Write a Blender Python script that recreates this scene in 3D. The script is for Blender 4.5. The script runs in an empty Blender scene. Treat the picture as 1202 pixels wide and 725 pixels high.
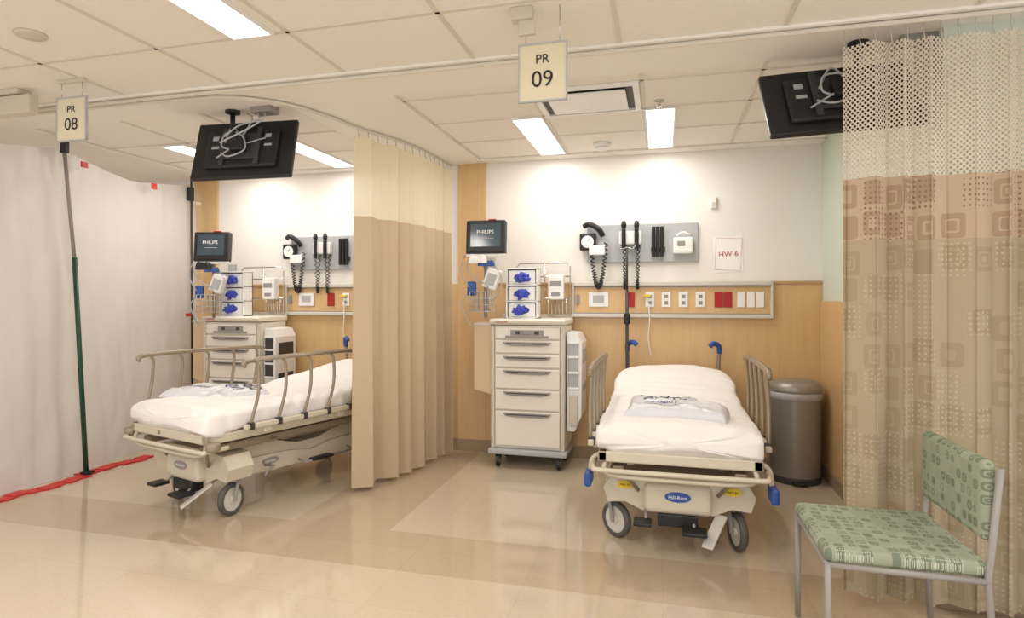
import bpy, bmesh, math, random
from mathutils import Vector, Matrix, noise
from mathutils.bvhtree import BVHTree
random.seed(4)
SC = bpy.context.scene
COL = SC.collection

# ------------------------------------------------------------------ helpers
def lin(c):
    c = c/255.0
    return c/12.92 if c <= 0.04045 else ((c+0.055)/1.055)**2.4
def C(r, g, b): return (lin(r), lin(g), lin(b), 1.0)

def mat(name, col, rough=0.5, metal=0.0, var=0.05, scale=6.0, bump=0.0, bscale=40.0, stretch=None, emit=0.0, coat=0.0):
    m = bpy.data.materials.new(name); m.use_nodes = True
    nt = m.node_tree; N = nt.nodes; L = nt.links
    b = N['Principled BSDF']
    b.inputs['Roughness'].default_value = rough
    b.inputs['Metallic'].default_value = metal
    if coat: b.inputs['Coat Weight'].default_value = coat
    tc = N.new('ShaderNodeTexCoord'); mp = N.new('ShaderNodeMapping')
    L.new(tc.outputs['Object'], mp.inputs['Vector'])
    if stretch: mp.inputs['Scale'].default_value = stretch
    nz = N.new('ShaderNodeTexNoise'); nz.inputs['Scale'].default_value = scale; nz.inputs['Detail'].default_value = 4
    L.new(mp.outputs['Vector'], nz.inputs['Vector'])
    mx = N.new('ShaderNodeMix'); mx.data_type = 'RGBA'
    mx.inputs[6].default_value = tuple(max(0, c*(1-var)) for c in col[:3])+(1,)
    mx.inputs[7].default_value = tuple(min(1, c*(1+var)) for c in col[:3])+(1,)
    L.new(nz.outputs['Fac'], mx.inputs[0]); L.new(mx.outputs[2], b.inputs['Base Color'])
    if bump:
        n2 = N.new('ShaderNodeTexNoise'); n2.inputs['Scale'].default_value = bscale; n2.inputs['Detail'].default_value = 5
        L.new(mp.outputs['Vector'], n2.inputs['Vector'])
        bp = N.new('ShaderNodeBump'); bp.inputs['Strength'].default_value = bump; bp.inputs['Distance'].default_value = 0.02
        L.new(n2.outputs['Fac'], bp.inputs['Height']); L.new(bp.outputs['Normal'], b.inputs['Normal'])
    if emit:
        L.new(mx.outputs[2], b.inputs['Emission Color']); b.inputs['Emission Strength'].default_value = emit
    return m

def catmull(pts, n=6):
    P = [Vector(p) for p in pts]
    if len(P) < 3: return P
    out = []
    for i in range(len(P)-1):
        p0 = P[i-1] if i else P[0]*2-P[1]
        p1, p2 = P[i], P[i+1]
        p3 = P[i+2] if i+2 < len(P) else P[-1]*2-P[-2]
        for k in range(n):
            t = k/n
            out.append(0.5*((2*p1)+(p2-p0)*t+(2*p0-5*p1+4*p2-p3)*t*t+(3*p1-p0-3*p2+p3)*t**3))
    out.append(P[-1]); return out

def empty(name, loc=(0, 0, 0), rz=0.0, rot=None):
    o = bpy.data.objects.new(name, None); COL.objects.link(o)
    o.location = loc; o.rotation_euler = rot if rot else (0, 0, rz); o.empty_display_size = 0.1
    return o

def add(name, bm, m, parent=None, smooth=False):
    me = bpy.data.meshes.new(name)
    bmesh.ops.recalc_face_normals(bm, faces=bm.faces)
    bm.to_mesh(me); bm.free()
    for x in (m if isinstance(m, list) else [m]): me.materials.append(x)
    if smooth:
        for p in me.polygons: p.use_smooth = True
    o = bpy.data.objects.new(name, me); COL.objects.link(o)
    if parent: o.parent = parent
    return o

def bm_box(bm, x, y, z, bev=0.0, seg=2, M=None):
    t = bmesh.new()
    bmesh.ops.create_cube(t, size=1)
    for v in t.verts:
        v.co = Vector(((x[0]+x[1])/2+v.co.x*(x[1]-x[0]), (y[0]+y[1])/2+v.co.y*(y[1]-y[0]), (z[0]+z[1])/2+v.co.z*(z[1]-z[0])))
    if bev: bmesh.ops.bevel(t, geom=t.edges[:], offset=bev, segments=seg, profile=0.5, affect='EDGES')
    if M: bmesh.ops.transform(t, matrix=M, verts=t.verts)
    me = bpy.data.meshes.new('t'); t.to_mesh(me); t.free(); bm.from_mesh(me); bpy.data.meshes.remove(me)

def box(name, parent, m, x, y, z, bev=0.0, seg=2, M=None):
    bm = bmesh.new(); bm_box(bm, x, y, z, bev, seg, M); return add(name, bm, m, parent)
def boxes(name, parent, m, lst, bev=0.0):
    bm = bmesh.new()
    for b in lst: bm_box(bm, b[0], b[1], b[2], bev)
    return add(name, bm, m, parent)

def bm_cyl(bm, c, r, d, axis='Z', r2=None, seg=24):
    M = Matrix.Translation(c)
    if axis == 'X': M = M @ Matrix.Rotation(math.pi/2, 4, 'Y')
    if axis == 'Y': M = M @ Matrix.Rotation(math.pi/2, 4, 'X')
    bmesh.ops.create_cone(bm, cap_ends=True, segments=seg, radius1=r, radius2=r if r2 is None else r2, depth=d, matrix=M)
def cyl(name, parent, m, c, r, d, axis='Z', r2=None, seg=24):
    bm = bmesh.new(); bm_cyl(bm, c, r, d, axis, r2, seg)
    return add(name, bm, m, parent)

def bm_tube(bm, pts, r, seg=8, closed=False):
    P = [Vector(p) for p in pts]; n = len(P); rings = []
    up = None
    for i, p in enumerate(P):
        if closed: t = P[(i+1) % n]-P[i-1]
        else: t = P[min(i+1, n-1)]-P[max(i-1, 0)]
        if t.length < 1e-9: t = Vector((0, 0, 1))
        t.normalize()
        if up is None:
            a = Vector((0, 0, 1)) if abs(t.z) < 0.9 else Vector((1, 0, 0))
            up = (a-t*a.dot(t)).normalized()
        else:
            u2 = up-t*up.dot(t)
            up = u2.normalized() if u2.length > 1e-6 else up
        s = t.cross(up)
        rings.append([bm.verts.new(p+(up*math.cos(2*math.pi*k/seg)+s*math.sin(2*math.pi*k/seg))*r) for k in range(seg)])
    m = n if closed else n-1
    for i in range(m):
        A, B = rings[i], rings[(i+1) % n]
        for k in range(seg): bm.faces.new((A[k], A[(k+1) % seg], B[(k+1) % seg], B[k]))
    if not closed:
        bm.faces.new(rings[0][::-1]); bm.faces.new(rings[-1])
def tube(name, parent, m, pts, r, seg=8, n=0, closed=False):
    bm = bmesh.new(); bm_tube(bm, catmull(pts, n) if n else pts, r, seg, closed); return add(name, bm, m, parent, True)
def tubes(name, parent, m, lst, r, seg=8, n=0):
    bm = bmesh.new()
    for pts in lst: bm_tube(bm, catmull(pts, n) if n else pts, r, seg)
    return add(name, bm, m, parent, True)
def coil(p0, p1, sag, rad, turns, steps=14):
    p0, p1 = Vector(p0), Vector(p1); out = []
    N = int(turns*steps)
    for i in range(N+1):
        t = i/N
        p = p0.lerp(p1, t)+Vector((0, 0, -sag*4*t*(1-t)))
        a = 2*math.pi*turns*t
        d = (p1-p0)+Vector((0, 0, -sag*4*(1-2*t)))
        d.normalize()
        s = d.cross(Vector((0, 1, 0))); s = s.normalized() if s.length > .01 else Vector((1, 0, 0))
        q = d.cross(s)
        out.append(p+s*rad*math.cos(a)+q*rad*math.sin(a))
    return out

def prism(name, parent, m, prof, lo, hi, axis='X', bev=0.0, seg=2):
    bm = bmesh.new()
    def P(a, b, c):
        return {'X': (c, a, b), 'Y': (a, c, b), 'Z': (a, b, c)}[axis]
    A = [bm.verts.new(P(a, b, lo)) for a, b in prof]; B = [bm.verts.new(P(a, b, hi)) for a, b in prof]
    n = len(prof)
    bm.faces.new(A[::-1]); bm.faces.new(B)
    for i in range(n): bm.faces.new((A[i], A[(i+1) % n], B[(i+1) % n], B[i]))
    if bev:
        bmesh.ops.bevel(bm, geom=[e for e in bm.edges if e.calc_face_angle(0) > 0.6], offset=bev, segments=seg, affect='EDGES')
    return add(name, bm, m, parent)

def text(name, parent, m, body, size, loc, rot=(math.pi/2, 0, 0), ext=0.0006):
    cu = bpy.data.curves.new(name, 'FONT'); cu.body = body; cu.size = size; cu.align_x = 'CENTER'; cu.align_y = 'CENTER'
    cu.extrude = ext; cu.materials.append(m)
    o = bpy.data.objects.new(name, cu); COL.objects.link(o); o.location = loc; o.rotation_euler = rot
    if parent: o.parent = parent
    return o

def printed(name, parent, m, body, size, x, y, rz, surfaces, sx=1.0, sy=1.0):
    """print lettering onto soft surfaces: text mesh laid on top of the given objects (parent-local coords)"""
    cu = bpy.data.curves.new(name, 'FONT'); cu.body = body; cu.size = size; cu.align_x = 'CENTER'; cu.align_y = 'CENTER'; cu.offset = size*.012
    t = bpy.data.objects.new('t', cu); COL.objects.link(t); bpy.context.view_layer.update()
    me = bpy.data.meshes.new_from_object(t); bpy.data.objects.remove(t)
    bm = bmesh.new(); bm.from_mesh(me); bpy.data.meshes.remove(me)
    bmesh.ops.triangulate(bm, faces=bm.faces)
    bmesh.ops.subdivide_edges(bm, edges=[e for e in bm.edges if e.calc_length() > size*.15], cuts=2)
    trees = []
    for s in surfaces:
        trees.append(BVHTree.FromPolygons([v.co.copy() for v in s.data.vertices], [tuple(p.vertices) for p in s.data.polygons]))
    M = Matrix.Translation((x, y, 0)) @ Matrix.Rotation(rz, 4, 'Z') @ Matrix.Diagonal((sx, sy, 1, 1))
    bmesh.ops.transform(bm, matrix=M, verts=bm.verts)
    for v in bm.verts:
        zb = .67
        for tr in trees:
            h = tr.ray_cast(Vector((v.co.x, v.co.y, 2)), Vector((0, 0, -1)))
            if h[0]: zb = max(zb, h[0].z)
        v.co.z = zb+.0022
    return add(name, bm, m, parent)

def disc(name, parent, m, c, rx, rz, axis='Y', th=.006):
    bm = bmesh.new(); bm_cyl(bm, (0, 0, 0), 1, th, axis, seg=32)
    for v in bm.verts:
        if axis == 'Y': v.co.x *= rx; v.co.z *= rz
        else: v.co.y *= rx; v.co.z *= rz
        v.co += Vector(c)
    return add(name, bm, m, parent)

def lathe(name, parent, m, prof, c=(0, 0, 0), seg=40, smooth=True):
    bm = bmesh.new(); R = []
    for r, z in prof:
        R.append([bm.verts.new((c[0]+r*math.cos(2*math.pi*k/seg), c[1]+r*math.sin(2*math.pi*k/seg), c[2]+z)) for k in range(seg)])
    for i in range(len(R)-1):
        for k in range(seg): bm.faces.new((R[i][k], R[i][(k+1) % seg], R[i+1][(k+1) % seg], R[i+1][k]))
    return add(name, bm, m, parent, smooth)

# ------------------------------------------------------------------ materials
M_wall = mat('wall_paint', C(240, 236, 230), .6, var=.02, scale=2, bump=.03, bscale=200)
M_green = mat('wall_paint_pale_green', C(214, 222, 208), .6, var=.02, scale=2)
M_tile = mat('ceiling_tile', C(245, 240, 232), .85, var=.02, scale=40, bump=.12, bscale=160)
M_gyp = mat('ceiling_gypsum', C(246, 242, 235), .7, var=.01, scale=3)
M_tbar = mat('tbar', C(222, 215, 203), .45, var=.02)
M_wood = mat('maple_veneer', C(217, 180, 130), .38, var=.12, scale=5, stretch=(9, 9, .55), bump=.02, bscale=20, coat=.15)
M_trimwood = mat('maple_trim', C(196, 156, 108), .4, var=.12, scale=6, stretch=(1, 8, 8))
M_base = mat('baseboard_vinyl', C(160, 138, 110), .5)
M_rail = mat('headwall_rail', C(210, 205, 194), .35, var=.02)
M_steel = mat('brushed_steel', C(156, 152, 147), .36, .45, var=.1, scale=30, stretch=(1, 1, 12))
M_chrome = mat('chrome', C(205, 203, 200), .2, .9, var=.03)
M_grey = mat('grey_plastic', C(150, 145, 140), .45)
M_lgrey = mat('light_grey_panel', C(180, 180, 182), .45, var=.03)
M_dark = mat('black_plastic', C(30, 29, 31), .4, var=.15)
M_dark2 = mat('charcoal_plastic', C(60, 57, 57), .5, var=.1)
M_screen = mat('screen_glass', C(56, 68, 76), .12, var=.35, scale=8, emit=.35)
M_tvscreen = mat('tv_glass', C(16, 17, 19), .1, var=.1)
M_white = mat('white_plastic', C(240, 239, 236), .35, var=.02)
M_cream = mat('cream_plastic', C(236, 230, 218), .36, var=.02)
M_cream2 = mat('cream_shade', C(212, 203, 187), .45, var=.03)
M_frame = mat('stretcher_enamel', C(210, 200, 180), .36, var=.04)
M_taupe = mat('taupe_enamel', C(154, 139, 120), .35, .2, var=.05)
M_tan = mat('tan_board', C(218, 192, 155), .5, var=.05)
M_sheet = mat('bed_linen', C(243, 240, 238), .85, var=.015, scale=3, bump=.6, bscale=7)
M_paper = mat('paper', C(248, 246, 242), .7, var=.01)
M_bag = mat('white_polybag', C(222, 221, 225), .3, var=.04, bump=.5, bscale=22)
M_blue = mat('blue_plastic', C(44, 84, 160), .4, var=.1)
M_glove = mat('nitrile_blue', C(70, 84, 196), .55, var=.3, scale=30)
M_navy = mat('navy_ink', C(60, 75, 125), .6)
M_red = mat('red_plastic', C(170, 28, 30), .4, var=.1)
M_redtape = mat('red_tape', C(200, 44, 44), .45, var=.15, scale=12)
M_yellow = mat('yellow_label', C(228, 200, 60), .5)
M_rubber = mat('caster_rubber', C(88, 84, 80), .6, var=.1)
M_hub = mat('caster_hub', C(208, 203, 194), .4)
M_ink = mat('black_ink', C(35, 33, 32), .7)
M_redink = mat('red_ink', C(190, 50, 60), .7)
M_sign = mat('sign_board', C(222, 212, 184), .5, var=.02)
M_polegreen = mat('dark_green_pole', C(22, 70, 50), .4, var=.1)
M_skinorange = mat('orange_pedal', C(200, 90, 50), .45)
M_emit = mat('light_lens', (1, .97, .92, 1), .4, var=.01, scale=200, emit=3.0)

def floor_mat(name, col):
    m = bpy.data.materials.new(name); m.use_nodes = True
    N = m.node_tree.nodes; L = m.node_tree.links; b = N['Principled BSDF']
    tc = N.new('ShaderNodeTexCoord')
    nz = N.new('ShaderNodeTexNoise'); nz.inputs['Scale'].default_value = 60; nz.inputs['Detail'].default_value = 6
    n2 = N.new('ShaderNodeTexNoise'); n2.inputs['Scale'].default_value = 1.3
    L.new(tc.outputs['Object'], nz.inputs['Vector']); L.new(tc.outputs['Object'], n2.inputs['Vector'])
    br = N.new('ShaderNodeTexBrick'); br.offset = 0
    br.inputs['Scale'].default_value = 1.0; br.inputs['Brick Width'].default_value = .62; br.inputs['Row Height'].default_value = .62
    br.inputs['Mortar Size'].default_value = .002; br.inputs['Mortar Smooth'].default_value = .4
    br.inputs['Color1'].default_value = col; br.inputs['Color2'].default_value = tuple(c*.97 for c in col[:3])+(1,)
    br.inputs['Mortar'].default_value = tuple(c*.86 for c in col[:3])+(1,)
    L.new(tc.outputs['Object'], br.inputs['Vector'])
    mx = N.new('ShaderNodeMix'); mx.data_type = 'RGBA'; mx.blend_type = 'MULTIPLY'; mx.inputs[0].default_value = 1
    cr = N.new('ShaderNodeValToRGB'); cr.color_ramp.elements[0].position = .35; cr.color_ramp.elements[1].position = .65
    cr.color_ramp.elements[0].color = (.95, .94, .92, 1); cr.color_ramp.elements[1].color = (1, 1, 1, 1)
    L.new(nz.outputs['Fac'], cr.inputs[0]); L.new(br.outputs['Color'], mx.inputs[6]); L.new(cr.outputs[0], mx.inputs[7])
    L.new(mx.outputs[2], b.inputs['Base Color'])
    mr = N.new('ShaderNodeMapRange'); mr.inputs[3].default_value = .04; mr.inputs[4].default_value = .11
    L.new(n2.outputs['Fac'], mr.inputs[0]); L.new(mr.outputs[0], b.inputs['Roughness'])
    b.inputs['Specular IOR Level'].default_value = .95
    return m
M_fl1 = floor_mat('floor_vinyl_light', C(208, 192, 170))
M_fl2 = floor_mat('floor_vinyl_band', C(194, 175, 150))

def cloth_mat(name, col, kind='plain', col2=None, col3=None, expo=8.0):
    m = bpy.data.materials.new(name); m.use_nodes = True
    N = m.node_tree.nodes; L = m.node_tree.links; b = N['Principled BSDF']; out = N['Material Output']
    b.inputs['Roughness'].default_value = .85; b.inputs['Base Color'].default_value = col
    uv = N.new('ShaderNodeUVMap')
    def wv(scale, off=0, rot=0):
        mp = N.new('ShaderNodeMapping'); mp.inputs['Rotation'].default_value = (0, 0, rot); mp.inputs['Scale'].default_value = (scale, scale, 1)
        L.new(uv.outputs[0], mp.inputs[0]); return mp
    nz = N.new('ShaderNodeTexNoise'); nz.inputs['Scale'].default_value = 90; L.new(uv.outputs[0], nz.inputs['Vector'])
    mx = N.new('ShaderNodeMix'); mx.data_type = 'RGBA'
    mx.inputs[6].default_value = tuple(c*.93 for c in col[:3])+(1,); mx.inputs[7].default_value = col
    L.new(nz.outputs['Fac'], mx.inputs[0]); last = mx.outputs[2]
    if kind == 'pattern':
        mp = wv(7.5); vo = N.new('ShaderNodeTexVoronoi'); vo.distance = 'MINKOWSKI'; vo.inputs['Exponent'].default_value = expo
        vo.inputs['Scale'].default_value = 1; vo.inputs['Randomness'].default_value = .3; L.new(mp.outputs[0], vo.inputs['Vector'])
        r1 = N.new('ShaderNodeValToRGB'); e = r1.color_ramp.elements; r1.color_ramp.interpolation = 'CONSTANT'
        e[0].position = 0; e[0].color = (0, 0, 0, 1); e[1].position = .09; e[1].color = (1, 1, 1, 1)
        for p_, c_ in ((.17, 0), (.22, 1), (.38, 0)):
            q = e.new(p_); q.color = (c_, c_, c_, 1)
        L.new(vo.outputs['Distance'], r1.inputs[0])
        wn = N.new('ShaderNodeSeparateColor'); L.new(vo.outputs['Color'], wn.inputs[0])
        gt = N.new('ShaderNodeMath'); gt.operation = 'GREATER_THAN'; gt.inputs[1].default_value = .35; L.new(wn.outputs[0], gt.inputs[0])
        mu = N.new('ShaderNodeMath'); mu.operation = 'MULTIPLY'; L.new(gt.outputs[0], mu.inputs[0]); L.new(r1.outputs[0], mu.inputs[1])
        m2 = N.new('ShaderNodeMix'); m2.data_type = 'RGBA'; L.new(mu.outputs[0], m2.inputs[0]); L.new(last, m2.inputs[6]); m2.inputs[7].default_value = col2
        mp3 = wv(46); v3 = N.new('ShaderNodeTexVoronoi'); v3.inputs['Scale'].default_value = 1; v3.inputs['Randomness'].default_value = .2; L.new(mp3.outputs[0], v3.inputs['Vector'])
        lt = N.new('ShaderNodeMath'); lt.operation = 'LESS_THAN'; lt.inputs[1].default_value = .25; L.new(v3.outputs['Distance'], lt.inputs[0])
        g2 = N.new('ShaderNodeMath'); g2.operation = 'GREATER_THAN'; g2.inputs[1].default_value = .6; L.new(wn.outputs[1], g2.inputs[0])
        mu2 = N.new('ShaderNodeMath'); mu2.operation = 'MULTIPLY'; L.new(lt.outputs[0], mu2.inputs[0]); L.new(g2.outputs[0], mu2.inputs[1])
        m3 = N.new('ShaderNodeMix'); m3.data_type = 'RGBA'; L.new(mu2.outputs[0], m3.inputs[0]); L.new(m2.outputs[2], m3.inputs[6]); m3.inputs[7].default_value = col3
        last = m3.outputs[2]
    L.new(last, b.inputs['Base Color'])
    tr = N.new('ShaderNodeBsdfTranslucent'); L.new(last, tr.inputs['Color'])
    ms = N.new('ShaderNodeMixShader'); ms.inputs[0].default_value = .2
    L.new(b.outputs[0], ms.inputs[1]); L.new(tr.outputs[0], ms.inputs[2]); final = ms.outputs[0]
    if kind in ('net', 'finenet'):
        sc = 62 if kind == 'net' else 110
        mp = wv(sc, rot=math.pi/4); vo = N.new('ShaderNodeTexVoronoi'); vo.inputs['Scale'].default_value = 1; vo.inputs['Randomness'].default_value = 0
        L.new(mp.outputs[0], vo.inputs['Vector'])
        lt = N.new('ShaderNodeMath'); lt.operation = 'LESS_THAN'; lt.inputs[1].default_value = .34 if kind == 'net' else .22; L.new(vo.outputs['Distance'], lt.inputs[0])
        tp = N.new('ShaderNodeBsdfTransparent'); m4 = N.new('ShaderNodeMixShader')
        L.new(lt.outputs[0], m4.inputs[0]); L.new(final, m4.inputs[1]); L.new(tp.outputs[0], m4.inputs[2]); final = m4.outputs[0]
    L.new(final, out.inputs['Surface'])
    return m
M_c_body = cloth_mat('curtain_beige', C(210, 189, 158))
M_c_net = cloth_mat('curtain_fine_mesh', C(238, 225, 192), 'finenet')
M_r_net = cloth_mat('curtain_net', C(232, 222, 205), 'net')
M_r_band = cloth_mat('curtain_peach_band', C(206, 184, 158), 'pattern', C(184, 156, 132), C(154, 124, 104))
M_r_body = cloth_mat('curtain_patterned', C(190, 174, 147), 'pattern', C(177, 160, 132), C(202, 188, 162))
M_seat = cloth_mat('seat_fabric_green', C(168, 174, 152), 'pattern', C(126, 138, 116), C(210, 210, 194), 3.0)

# ------------------------------------------------------------------ room shell
CH = 2.5; DY = 5.25
def gridfloor():
    xs = [-6.6, -4.6, -2.12, -1.5, 1.16, 4.0]; ys = [-3.0, 2.83, 3.31, 5.35]
    bm = bmesh.new()
    V = {}
    for i, x in enumerate(xs):
        for j, y in enumerate(ys): V[i, j] = bm.verts.new((x, y, 0))
    for i in range(len(xs)-1):
        for j in range(len(ys)-1):
            f = bm.faces.new((V[i, j], V[i+1, j], V[i+1, j+1], V[i, j+1]))
            f.material_index = 1 if ((j == 1) or (j == 2 and i == 2)) else 0
    return add('floor', bm, [M_fl1, M_fl2])
gridfloor()
box('ceiling', None, M_tile, (-6.6, 4), (-3, 5.35), (CH, CH+.08))
box('wall_back', None, M_wall, (-6.6, 4), (DY, DY+.12), (0, CH))
box('wall_right', None, M_green, (1.16, 4), (3.12, DY), (0, CH))
box('wall_left', None, M_wall, (-6.7, -6.6), (-1.0, DY), (0, CH))
boxes('trim_1', None, M_wood, [((-6.6, 1.159), (DY-.018, DY), (.1, 1.445)), ((-1.72, -1.47), (DY-.026, DY), (.1, CH)), ((-4.46, -4.19), (DY-.026, DY), (.1, CH))], .002)
boxes('trim_2', None, M_trimwood, [((-1.47, -.72), (DY-.03, DY), (1.43, 1.452)), ((.82, 1.159), (DY-.03, DY), (1.43, 1.452)), ((-4.19, -3.42), (DY-.03, DY), (1.43, 1.452))], .003)
boxes('baseboard_back', None, M_base, [((-6.6, 1.16), (DY-.03, DY), (0, .1))], .004)
boxes('baseboard_right', None, M_base, [((1.135, 1.16), (3.12, DY-.03), (0, .1)), ((1.135, 4), (3.095, 3.12), (0, .1))], .004)
box('trim_3', None, M_wood, (1.142, 1.16), (3.14, DY-.02), (.1, 1.3), .002)
boxes('trim_4', None, M_gyp, [((-6.6, 4), (2.96, 3.36), (CH-.014, CH)), ((-2.2, -1.5), (3.36, DY), (CH-.014, CH)), ((-4.7, -4.2), (3.36, DY), (CH-.014, CH)), ((-1.5, 1.16), (5.12, DY), (CH-.014, CH)), ((-4.2, -2.2), (5.12, DY), (CH-.014, CH))], .003)
g = []
w = .010; z = (CH-.005, CH)
for k in range(-8, 6):
    x = -.19+.705*k; g.append(((x-w, x+w), (-3, 2.96), z))
for k in range(0, 8):
    y = 2.45-.705*k; g.append(((-6.6, 4), (y-w, y+w), z))
for x in (-1.49, -.74, -.11, .50, 1.15): g.append(((x-w, x+w), (3.36, 5.12), z))
for y in (3.37, 3.50, 4.02, 4.55, 5.11): g.append(((-1.5, 1.16), (y-w, y+w), z))
for x in (-4.19, -3.48, -2.84, -2.21): g.append(((x-w, x+w), (3.36, 5.12), z))
for y in (3.37, 4.0, 4.55, 5.11): g.append(((-4.2, -2.2), (y-w, y+w), z))
boxes('trim_5', None, M_tbar, g)

# ------------------------------------------------------------------ light fixtures
def fixture(x0, x1, y0, y1, power):
    e = empty('ceiling_light', ((x0+x1)/2, (y0+y1)/2, CH))
    a, b = (x1-x0)/2, (y1-y0)/2
    boxes('frame', e, M_white, [((-a-.012, -a), (-b-.012, b+.012), (-.016, 0)), ((a, a+.012), (-b-.012, b+.012), (-.016, 0)),
                               ((-a, a), (-b-.012, -b), (-.016, 0)), ((-a, a), (b, b+.012), (-.016, 0))])
    box('lens', e, M_emit, (-a, a), (-b, b), (-.010, 0))
    l = bpy.data.lights.new('lamp', 'AREA'); l.shape = 'RECTANGLE'; l.size = 2*a-.01; l.size_y = 2*b-.01; l.energy = power; l.color = (1, .96, .905)
    o = bpy.data.objects.new('lamp', l); COL.objects.link(o); o.parent = e; o.location = (0, 0, -.018)
fixture(-1.86, -1.67, 1.25, 2.43, 14)
fixture(-.95, -.76, 4.03, 5.06, 7.5)
fixture(-.10, .07, 4.03, 5.06, 7.5)
fixture(-2.81, -2.63, 4.05, 5.06, 7.5)
fixture(-3.72, -3.53, 4.02, 5.06, 7.5)
fixture(-5.60, -5.42, 3.3, 4.4, 12)  # fixture added behind the barrier to brighten the dark corner above it
fixture(.25, .45, .1, 1.3, 22)  # out-of-view corridor fixture, added as fill light
fixture(-3.3, -3.1, 0, 1.2, 20)  # another unseen fixture on the left, added for fill
fixture(-1.5, -1.3, -1.8, -.6, 28)  # unseen fixture behind the camera, added for more bounce light
fixture(2.1, 2.3, .4, 1.6, 15)  # extra unseen fixture on the right, put in to raise the fill

e = empty('ceiling_air_diffuser', (-.425, 3.76, CH))
boxes('frame', e, M_white, [((-.3, .3), (-.26, -.225), (-.02, 0)), ((-.3, .3), (.225, .26), (-.02, 0)), ((-.3, -.265), (-.225, .225), (-.02, 0)), ((.265, .3), (-.225, .225), (-.02, 0))], .003)
box('recess_shade', e, M_dark2, (-.265, .265), (-.225, .225), (-.004, 0))  # flat dark sheet, its colour stands in for shade around the plaque
box('plaque', e, M_white, (-.225, .225), (-.185, .185), (-.026, -.016), .004)
boxes('hangers', e, M_grey, [((-.15, -.14), (-.01, .01), (-.018, -.004)), ((.14, .15), (-.01, .01), (-.018, -.004))])
e = empty('smoke_detector', (-.444, 4.86, CH))
lathe('base', e, M_white, [(0, 0), (.07, 0), (.07, -.015), (.055, -.025), (.05, -.045), (.03, -.055), (0, -.056)])
cyl('sensor_ring', e, M_dark2, (0, 0, -.034), .053, .004)
e = empty('ceiling_speaker', (-2.72, 2.17, CH))
lathe('cover', e, M_cream2, [(0, 0), (.065, 0), (.065, -.008), (.055, -.014), (0, -.016)])
e = empty('sprinkler_head', (-.02, 3.9, CH))
lathe('cup', e, M_chrome, [(0, 0), (.03, 0), (.028, -.008), (.01, -.012), (.008, -.03), (.02, -.034), (0, -.036)])
e = empty('exit_sign', (-3.57, 2.74, CH))
boxes('housing', e, M_cream2, [((-.16, .16), (-.03, .03), (-.14, -.035))], .006)
boxes('canopy', e, M_cream2, [((-.09, .09), (-.045, .045), (-.03, 0)), ((-.02, .02), (-.015, .015), (-.05, -.03))], .004)

def sign(loc, num, canopy):
    e = empty('hanging_bay_sign', loc)
    zt = CH-loc[2]
    box('board', e, M_sign, (-.096, .096), (-.005, .005), (-.113, .113), .002)
    boxes('frame', e, M_lgrey, [((-.1, .1), (-.008, .008), (.112, .120)), ((-.1, -.095), (-.008, .008), (-.115, .112)), ((.095, .1), (-.008, .008), (-.115, .112)), ((-.1, .1), (-.008, .008), (-.118, -.112))])
    text('label_top', e, M_ink, 'PR', .052, (0, -.0065, .052))
    text('label_number', e, M_ink, num, .092, (0, -.0065, -.03))
    tubes('rods', e, M_chrome, [[(-.07, 0, .118), (-.07, 0, zt)], [(.07, 0, .118), (.07, 0, zt)]], .0022, 6)
    if canopy:
        boxes('ceiling_bracket', e, M_cream2, [((-.13, -.04), (-.03, .03), (zt-.05, zt)), ((-.10, -.03), (-.012, .012), (zt-.11, zt-.05))], .004)
    else:
        box('ceiling_bracket', e, M_cream2, (-.09, .09), (-.015, .015), (zt-.02, zt), .003)
sign((-.468, 2.516, 2.233), '09', True)
sign((-3.07, 2.68, 2.285), '08', False)

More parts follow.
